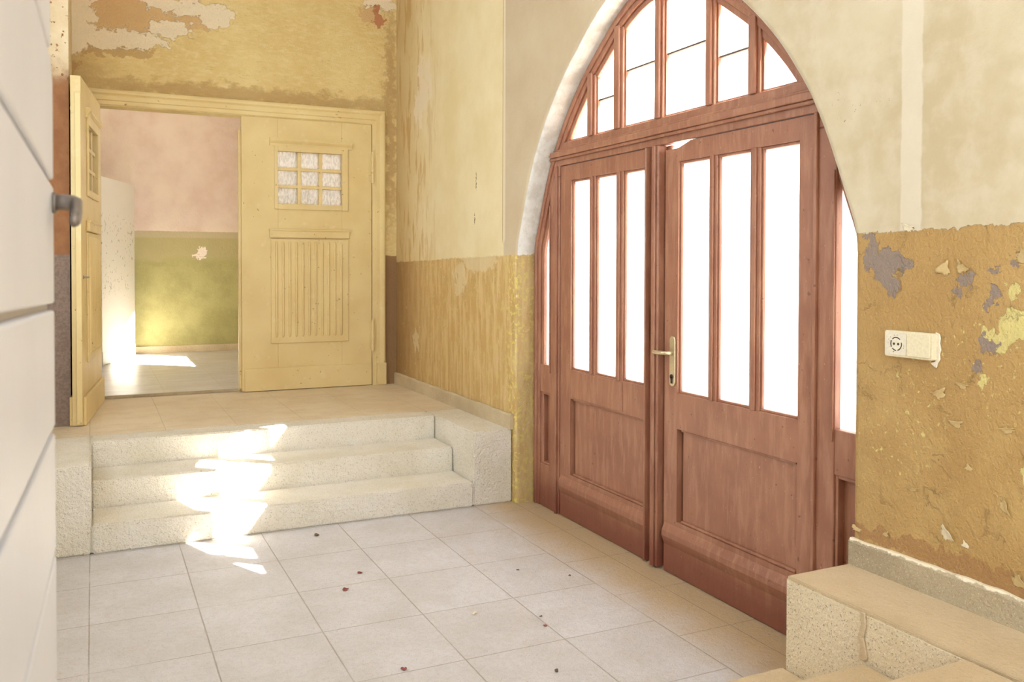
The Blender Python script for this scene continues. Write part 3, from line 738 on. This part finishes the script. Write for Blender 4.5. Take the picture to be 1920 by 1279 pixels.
# ------------------------------------------------------------------ cream double door
d2 = thing('door_2', (-1.38, Y2, L0), 'cream moulded architrave of the double doorway on the landing', 'door frame', kind=S)
def architrave():
    xr, xl, zt = -0.113, -2.642, 3.033
    prof = [(0.0, 0.0), (0.0, 0.022), (0.006, 0.03), (0.02, 0.034), (0.034, 0.032), (0.044, 0.022), (0.052, 0.018), (0.085, 0.018), (0.092, 0.010), (0.122, 0.008), (0.122, -0.12), (0.118, -0.12), (0.118, 0.0)]
    bm = bmesh.new(); rows = []
    for cx, cz, sx, sz in ((xr, L0, -1, 0), (xr, zt, -1, -1), (xl, zt, 1, -1), (xl, L0, 1, 0)):
        rows.append([bm.verts.new((cx + sx * s, Y2 - p, cz + sz * s)) for s, p in prof])
    for A, Z in zip(rows, rows[1:]):
        n = len(prof)
        for k in range(n): bm.faces.new((A[k], A[(k + 1) % n], Z[(k + 1) % n], Z[k]))
    bm.faces.new(rows[0]); bm.faces.new(rows[-1][::-1]); return bm
obj('architrave', architrave(), 'cream', d2)
for xa, xb in ((-0.198, -0.108), (-2.647, -2.557)):
    obj('plinth_block', B((xa, xb, Y2 - 0.044, Y2, L0, L0 + 0.205)), 'cream', d2, bevel=0.008)
obj('threshold', B((-2.52, -0.235, Y2 + 0.055, Y2 + 0.12, L0, L0 + 0.02)), 'granite_grey', d2, bevel=0.004)

def ribs(bm, u0, u1, n, z0, z1, w, r=0.009, prd=0.009, sg=1):
    for i in range(n):
        c = u0 + (u1 - u0) * i / (n - 1)
        K = 6; rows = []
        zs = [z0, z0 + r * .6, z0 + r * 1.6, z1 - r * 1.6, z1 - r * .6, z1]; ks = [0.05, .7, 1, 1, .7, 0.05]
        for z, k in zip(zs, ks):
            rows.append([bm.verts.new((c + math.cos(PI * j / K) * r * max(k, .3), w + sg * math.sin(PI * j / K) * prd * k, z)) for j in range(K + 1)])
        for A, Z in zip(rows, rows[1:]):
            for j in range(K): bm.faces.new((A[j], A[j + 1], Z[j + 1], Z[j]))

def cream_leaf(t, sg, flat_key=False):
    """local frame: u from the hinge edge along sg*x, y thickness 0 (hall face) .. +0.05"""
    W, H, TH = 1.162, 2.398, 0.065
    def bb(u0, u1, w0, w1, z0, z1):
        a, b = sorted((sg * u0, sg * u1)); return (a, b, w0, w1, z0, z1)
    ua, ub, za, zb = 0.28, 0.853, 1.648, 2.11
    obj('leaf_frame', B(bb(0, ua, 0, TH, 0, H), bb(ub, W, 0, TH, 0, H), bb(ua, ub, 0, TH, zb, H), bb(ua, ub, 0, TH, 0, za)), 'cream', t, bevel=0.003, world=False)
    obj('edge_lip', B(bb(W, W + 0.022, 0.030, TH, 0.01, H - 0.12)), 'cream', t, bevel=0.003, world=False)
    gb = []
    for i in (1, 2):
        u = ua + (ub - ua) * i / 3; gb.append(bb(u - .016, u + .016, .008, TH - .008, za, zb))
        z = za + (zb - za) * i / 3; gb.append(bb(ua, ub, .0085, TH - .0085, z - .014, z + .014))
    obj('glazing_bar', B(*gb), 'cream', t, bevel=0.004, world=False)
    obj('glass', B(bb(ua - .002, ub + .002, TH / 2 - .002, TH / 2 + .002, za - .002, zb + .002)), 'glass_ripple', t, world=False)
    for w, s in ((0.0, -1), (TH, 1)):
        def fb(u0, u1, p, z0, z1):
            a, b = sorted((w, w + s * p)); return bb(u0, u1, a, b, z0, z1)
        obj('window_surround', B(fb(ua - .055, ua, .015, za - .05, zb + .05), fb(ub, ub + .03, .015, za - .05, zb + .05), fb(ua, ub, .015, zb, zb + .05), fb(ua, ub, .015, za - .05, za)), 'cream', t, bevel=0.004, world=False)
        bm = bmesh.new()
        prf = [(w, 2.155), (w + s * .012, 2.155), (w + s * .016, 2.175), (w + s * .032, 2.195), (w + s * .036, 2.205), (w + s * .036, 2.222), (w, 2.226)]
        a, b = sorted((sg * .188, sg * .924))
        vs = [[bm.verts.new((x, p[0], p[1])) for p in prf] for x in (a, b)]
        bm.faces.new(vs[0]); bm.faces.new(vs[1][::-1])
        for k in range(len(prf)): bm.faces.new((vs[0][k], vs[0][(k + 1) % len(prf)], vs[1][(k + 1) % len(prf)], vs[1][k]))
        obj('window_cornice', bm, 'cream', t, world=False)
        obj('fluted_panel', B(fb(.223, .915, .013, .412, 1.335)), 'cream', t, bevel=0.003, world=False)
        bm = bmesh.new(); a0, a1 = sorted((sg * .29, sg * .868))
        ribs(bm, a0, a1, 11, .465, 1.315, w + s * .012, 0.012, 0.015, s)
        tag(obj('panel_reeding', bm, 'cream', t, world=False, smooth=True))
        obj('panel_cap', B(fb(.212, .926, .026, 1.345, 1.412), fb(.206, .932, .034, 1.405, 1.424)), 'cream', t, bevel=0.008, world=False)
        obj('kick_board', B(fb(.004, W - .02, .020, -0.001, .197)), 'cream', t, bevel=0.004, world=False)
    for z0 in (.315, 1.862):
        bm = bmesh.new(); x = -sg * 0.004
        for k in range(3): cyl(bm, (x, -0.022, z0 + k * .098), (x, -0.022, z0 + k * .098 + .088), 0.014)
        cyl(bm, (x, -0.022, z0 - .012), (x, -0.022, z0 + .30), 0.007)
        box(bm, min(x, x + sg * .03), max(x, x + sg * .03), -0.008, 0.0, z0 + .02, z0 + .27)
        obj('hinge', bm, 'cream', t, world=False, smooth=False)
    return t
cr = thing('door_leaf', (-0.240, Y2 - 0.004, L0 + 0.006), 'closed cream door leaf with nine small panes and a reeded panel', 'door', 'leaves of the cream double door')
cream_leaf(cr, -1)
cl = thing('door_leaf', (-2.573, Y2 - 0.035, L0 + 0.004), 'cream door leaf swung open toward the steps, seen nearly edge on', 'door', 'leaves of the cream double door', rz=-math.radians(96.4))
cream_leaf(cl, 1)
obj('lock_plate', B((1.162, 1.1640, .048, .056, .86, 1.14)), 'steel_dark', cl, world=False)
bm = bmesh.new(); cyl(bm, (1.10, .065, 1.02), (1.10, .071, 1.02), .012); tube(bm, [(1.10, .07, 1.02), (1.10, .088, 1.02), (1.09, .094, 1.02), (1.06, .096, 1.02)], .006)
obj('handle_stub', bm, 'steel', cl, world=False)

# white flecked leaf in the far room
fl = thing('door_leaf', (-2.50, 10.48, L0 + 0.014), 'white flaking door leaf standing open in the room beyond, partly sunlit', 'door', rz=math.radians(70.5))
obj('leaf_board', B((0, 1.10, -0.02, 0.02, 0, 2.05)), 'flecked', fl, world=False, bevel=0.004)
obj('foot_rail', B((0.0, 1.09, -0.026, -0.02, 0.0, 0.14)), 'flecked', fl, world=False)

# ------------------------------------------------------------------ near white boarded leaf
ang = math.atan(0.0224)
E_ = Vector((-2.6049, 0.97))
Ln = 1.16
hx, hy = E_.x - Ln * math.sin(ang), E_.y - Ln * math.cos(ang)
nl = thing('door_leaf', (hx, hy, L0 + 0.006), 'white boarded door leaf close on the left with dark board joints', 'door', rz=0)
nl.rotation_euler = (0, 0, PI / 2 - ang)      # local +x runs along the leaf, local -y faces the hall
ZB = L0 + 0.006
zg = [1.813 - 0.121 * k - ZB for k in range(-1, 12)]
def top_at(u):
    q = max(0.0, (u - (Ln - 0.42)) / 0.42)
    return 1.79 + 0.42 * math.sqrt(max(0, 1 - q * q)) - ZB
SL = -0.0296
N_ = 40
zall = [0.0] + sorted(z for z in zg if z > 0.03)
bm = bmesh.new()
for k, z0 in enumerate(zall):
    z1 = zall[k + 1] if k + 1 < len(zall) else 9
    g = 0.003
    pts = []
    def lim(u, z): return min(z, top_at(u))
    bot = []; top = []
    for i in range(N_ + 1):
        u = Ln * i / N_
        b = z0 + g + (SL * (u - Ln) if k else 0); tt = z1 - g + SL * (u - Ln)
        tt = min(tt, top_at(u))
        if tt > b + 1e-4: bot.append((u, b)); top.append((u, tt))
    if len(bot) > 1: prism(bm, bot + top[::-1], 'y', 0.0, 0.022)
# widen the visible joint: boards carry a small bevel
obj('boarding', bm, 'white_wood', nl, world=False, bevel=0.0028)
bm = bmesh.new(); prism(bm, [(0, 0.001)] + [(Ln * i / N_, top_at(Ln * i / N_) - .001) for i in range(N_ + 1)] + [(Ln - 0.0008, 0.001)], 'y', 0.0065, 0.044)
obj('backing_board', bm, 'steel', nl, world=False)
bm = bmesh.new()
hz = 1.672 - ZB
tube(bm, [(Ln - .016, 0.0, hz), (Ln - .016, -0.010, hz + .001), (Ln - .017, -0.017, hz), (Ln - .020, -0.0205, hz - .002), (Ln - .03, -0.0215, hz - .009), (Ln - .05, -.0215, hz - .016), (Ln - .085, -.021, hz - .02)],
     [(.006, .0075), (.006, .0075), (.0062, .008), (.006, .009), (.005, .0085), (.005, .008), (.004, .006)])
cyl(bm, (Ln - .016, 0.0, hz), (Ln - .016, -0.003, hz), 0.010)
tag(obj('handle', bm, 'steel_dark', nl, world=False, smooth=True), 'dull metal lever handle')

# ------------------------------------------------------------------ socket
st = thing('wall_socket', (0.0, 2.14, 1.295), 'ivory double surface socket plate on the flaking ochre dado', 'socket')
def pr(poly, x0, x1): 
    bm = bmesh.new(); prism(bm, poly, 'x', x0, x1); return bm
obj('back_plate', pr(round_rect(2.045, 2.243, 1.293, 1.385, 0.008), -0.026, 0.0), 'ivory', st, bevel=0.003)
obj('blank_cover', pr(round_rect(2.052, 2.146, 1.300, 1.378, 0.006), -0.031, -0.0255), 'ivory', st, bevel=0.002)
si = obj('socket_insert', pr(round_rect(2.149, 2.237, 1.300, 1.378, 0.006), -0.0285, -0.0255), 'ivory_worn', st, bevel=0.001)
bm = bmesh.new()
for i in range(24):
    a0, a1 = 2 * PI * i / 24, 2 * PI * (i + 1) / 24
    if i in (2, 9, 10, 17, 21): continue
    P = [(2.19 + math.cos(a) * r, 1.339 + math.sin(a) * r) for a, r in ((a0, .021), (a1, .021), (a1, .0245), (a0, .0245))]
    prism(bm, P, 'x', -0.0292, -0.0284)
for dy in (-.0085, .0095): cyl(bm, (-0.0292, 2.19 + dy, 1.339), (-0.0284, 2.19 + dy, 1.339), 0.0045)
for k in range(14):
    a, r = random.uniform(0, 2 * PI), random.uniform(.026, .036); cyl(bm, (-0.0290, 2.19 + math.cos(a) * r, 1.339 + math.sin(a) * r * .9), (-0.0284, 2.19 + math.cos(a) * r, 1.339 + math.sin(a) * r * .9), random.uniform(.0006, .0015), 7)
bmesh.ops.translate(bm, verts=bm.verts, vec=-st.location)
sk = obj('contact_holes', bm, 'dark', None); sk.parent = si
bm = bmesh.new()
prism(bm, [(2.05, 1.29), (2.07, 1.283), (2.055, 1.272), (2.046, 1.268), (2.042, 1.283), (2.032, 1.298), (2.034, 1.315), (2.029, 1.33), (2.034, 1.352), (2.031, 1.37), (2.036, 1.384), (2.05, 1.389)], 'x', -0.006, 0.0)
obj('plaster_edge', bm, 'plaster_chip', st, bevel=0.002)

# ------------------------------------------------------------------ curled paint flakes (parts of the wall)
def flake(y, z, w_, h_, ang_, lift, mat='flake'):
    bm = bmesh.new(); nu, nv = 7, 7; vs = []; w_ *= .75; h_ *= .9; rf = random.Random(int(y * 1000))
    ej = {(i, j): rf.uniform(.55, 1.2) for i in range(7) for j in range(7)}
    for i in range(nu):
        for j in range(nv):
            a = (i / (nu - 1) - .5); b = (j / (nv - 1) - .5)
            jit = ej[(i, j)] - 1 if i in (0, 6) or j in (0, 6) else 0
            yy = a * w_ * (1 + jit); zz = b * h_ * (1 + a * .9) * (1 + jit)
            c, s = math.cos(ang_), math.sin(ang_)
            vs.append(bm.verts.new((-0.0008 - 0.6 * lift * (0.5 + a) ** 2.5, y + yy * c - zz * s, z + yy * s + zz * c)))
    for i in range(nu - 1):
        for j in range(nv - 1):
            k = i * nv + j; bm.faces.new((vs[k], vs[k + 1], vs[k + nv + 1], vs[k + nv]))
    o = obj('paint_flake', bm, mat, wall_right, smooth=True)
    md = o.modifiers.new('s', 'SOLIDIFY'); md.thickness = 0.0012
    return o
for a in ((2.002, .715, .05, .055, 2.3, .02, 'chip_pale'), (1.93, .70, .03, .02, .4, .008, 'chip_pale'), (2.02, 1.60, .05, .05, .9, .012), (1.96, 1.605, .05, .04, 2.2, .012), (2.035, 1.18, .04, .05, 1.2, .014), (1.97, 1.09, .03, .05, 1.5, .012),
          (1.75, 1.64, .06, .06, 2.6, .016), (2.14, .835, .02, .045, 1.5, .01), (1.80, .86, .04, .05, 2.8, .014), (1.95, 1.22, .03, .045, 1.7, .01), (1.79, 1.10, .025, .05, 1.4, .01), (1.92, .955, .03, .02, .6, .009),
          (1.75, .64, .06, .05, 2.4, .016), (2.17, 1.745, .03, .05, 1.9, .006, 'chip_pale'), (2.24, 1.32, .02, .02, 2.0, .004), (1.72, 1.20, .03, .05, 1.3, .012), (2.38, .63, .05, .02, .2, .01), (2.25, .645, .04, .02, 2.9, .01)):
    flake(*a)

# ------------------------------------------------------------------ petals and crumbs on the floor
def crumb(name, x, y, size, mat, label, cat, group, seed):
    rnd = random.Random(seed); bm = bmesh.new(); n = 9; rings = []
    c = bm.verts.new((0, 0, 0.003)); prev = []
    for ring_r in (0.5, 1.0):
        rg = []
        for i in range(n):
            a = 2 * PI * i / n; r = size * ring_r * (0.75 + 0.45 * rnd.random()) * (1 if abs(math.cos(a)) > .5 else .6)
            rg.append(bm.verts.new((r * math.cos(a), r * math.sin(a), 0.002 + (0.35 * size * rnd.random() + 0.25 * size) * ring_r ** 2 * abs(math.sin(a + seed)))))
        rings.append(rg)
    for i in range(n): bm.faces.new((c, rings[0][i], rings[0][(i + 1) % n])); bm.faces.new((rings[0][i], rings[1][i], rings[1][(i + 1) % n], rings[0][(i + 1) % n]))
    o = obj(name, bm, mat, smooth=True); o.location = (x, y, 0.0); o.rotation_euler = (0, 0, seed * 1.3)
    md = o.modifiers.new('s', 'SOLIDIFY'); md.thickness = 0.0015; md.offset = 1
    return tag(o, label, cat, group)
G = 'dry petals and crumbs on the floor'
crumb('fallen_petal', -1.38, 5.17, .022, 'leafbit', 'reddish dry leaf nearest the foot of the far steps', 'petal', G, 1)
crumb('fallen_petal', -1.321, 4.446, .014, 'petal', 'small dark red petal just beyond the larger one mid floor', 'petal', G, 2)
crumb('fallen_petal', -1.451, 4.242, .018, 'petal', 'bright red petal in the middle of the floor', 'petal', G, 3)
crumb('fallen_petal', -1.463, 3.306, .014, 'petal', 'red petal nearest the bottom edge of the photo', 'petal', G, 4)
crumb('paint_chip', -0.995, 3.698, .016, 'chip_pale', 'pale cream paint chip lying on a floor tile', 'paint chip', G, 5)
crumb('dirt_crumb', -0.76, 3.436, .010, 'petal', 'tiny dark red crumb in front of the right brown leaf', 'crumb', G, 6)
crumb('dirt_crumb', -0.728, 3.538, .008, 'twig', 'tiny dark crumb just beyond the red one', 'crumb', G, 7)
crumb('dirt_crumb', -0.919, 3.034, .011, 'twig', 'brown crumb nearest the lowest near step', 'crumb', G, 8)
crumb('dirt_crumb', -0.557, 4.131, .009, 'twig', 'dark crumb on the floor before the left brown leaf', 'crumb', G, 9)
crumb('dirt_crumb', -0.348, 3.946, .008, 'leafbit', 'brown crumb beside the border strip near the meeting strip', 'crumb', G, 10)
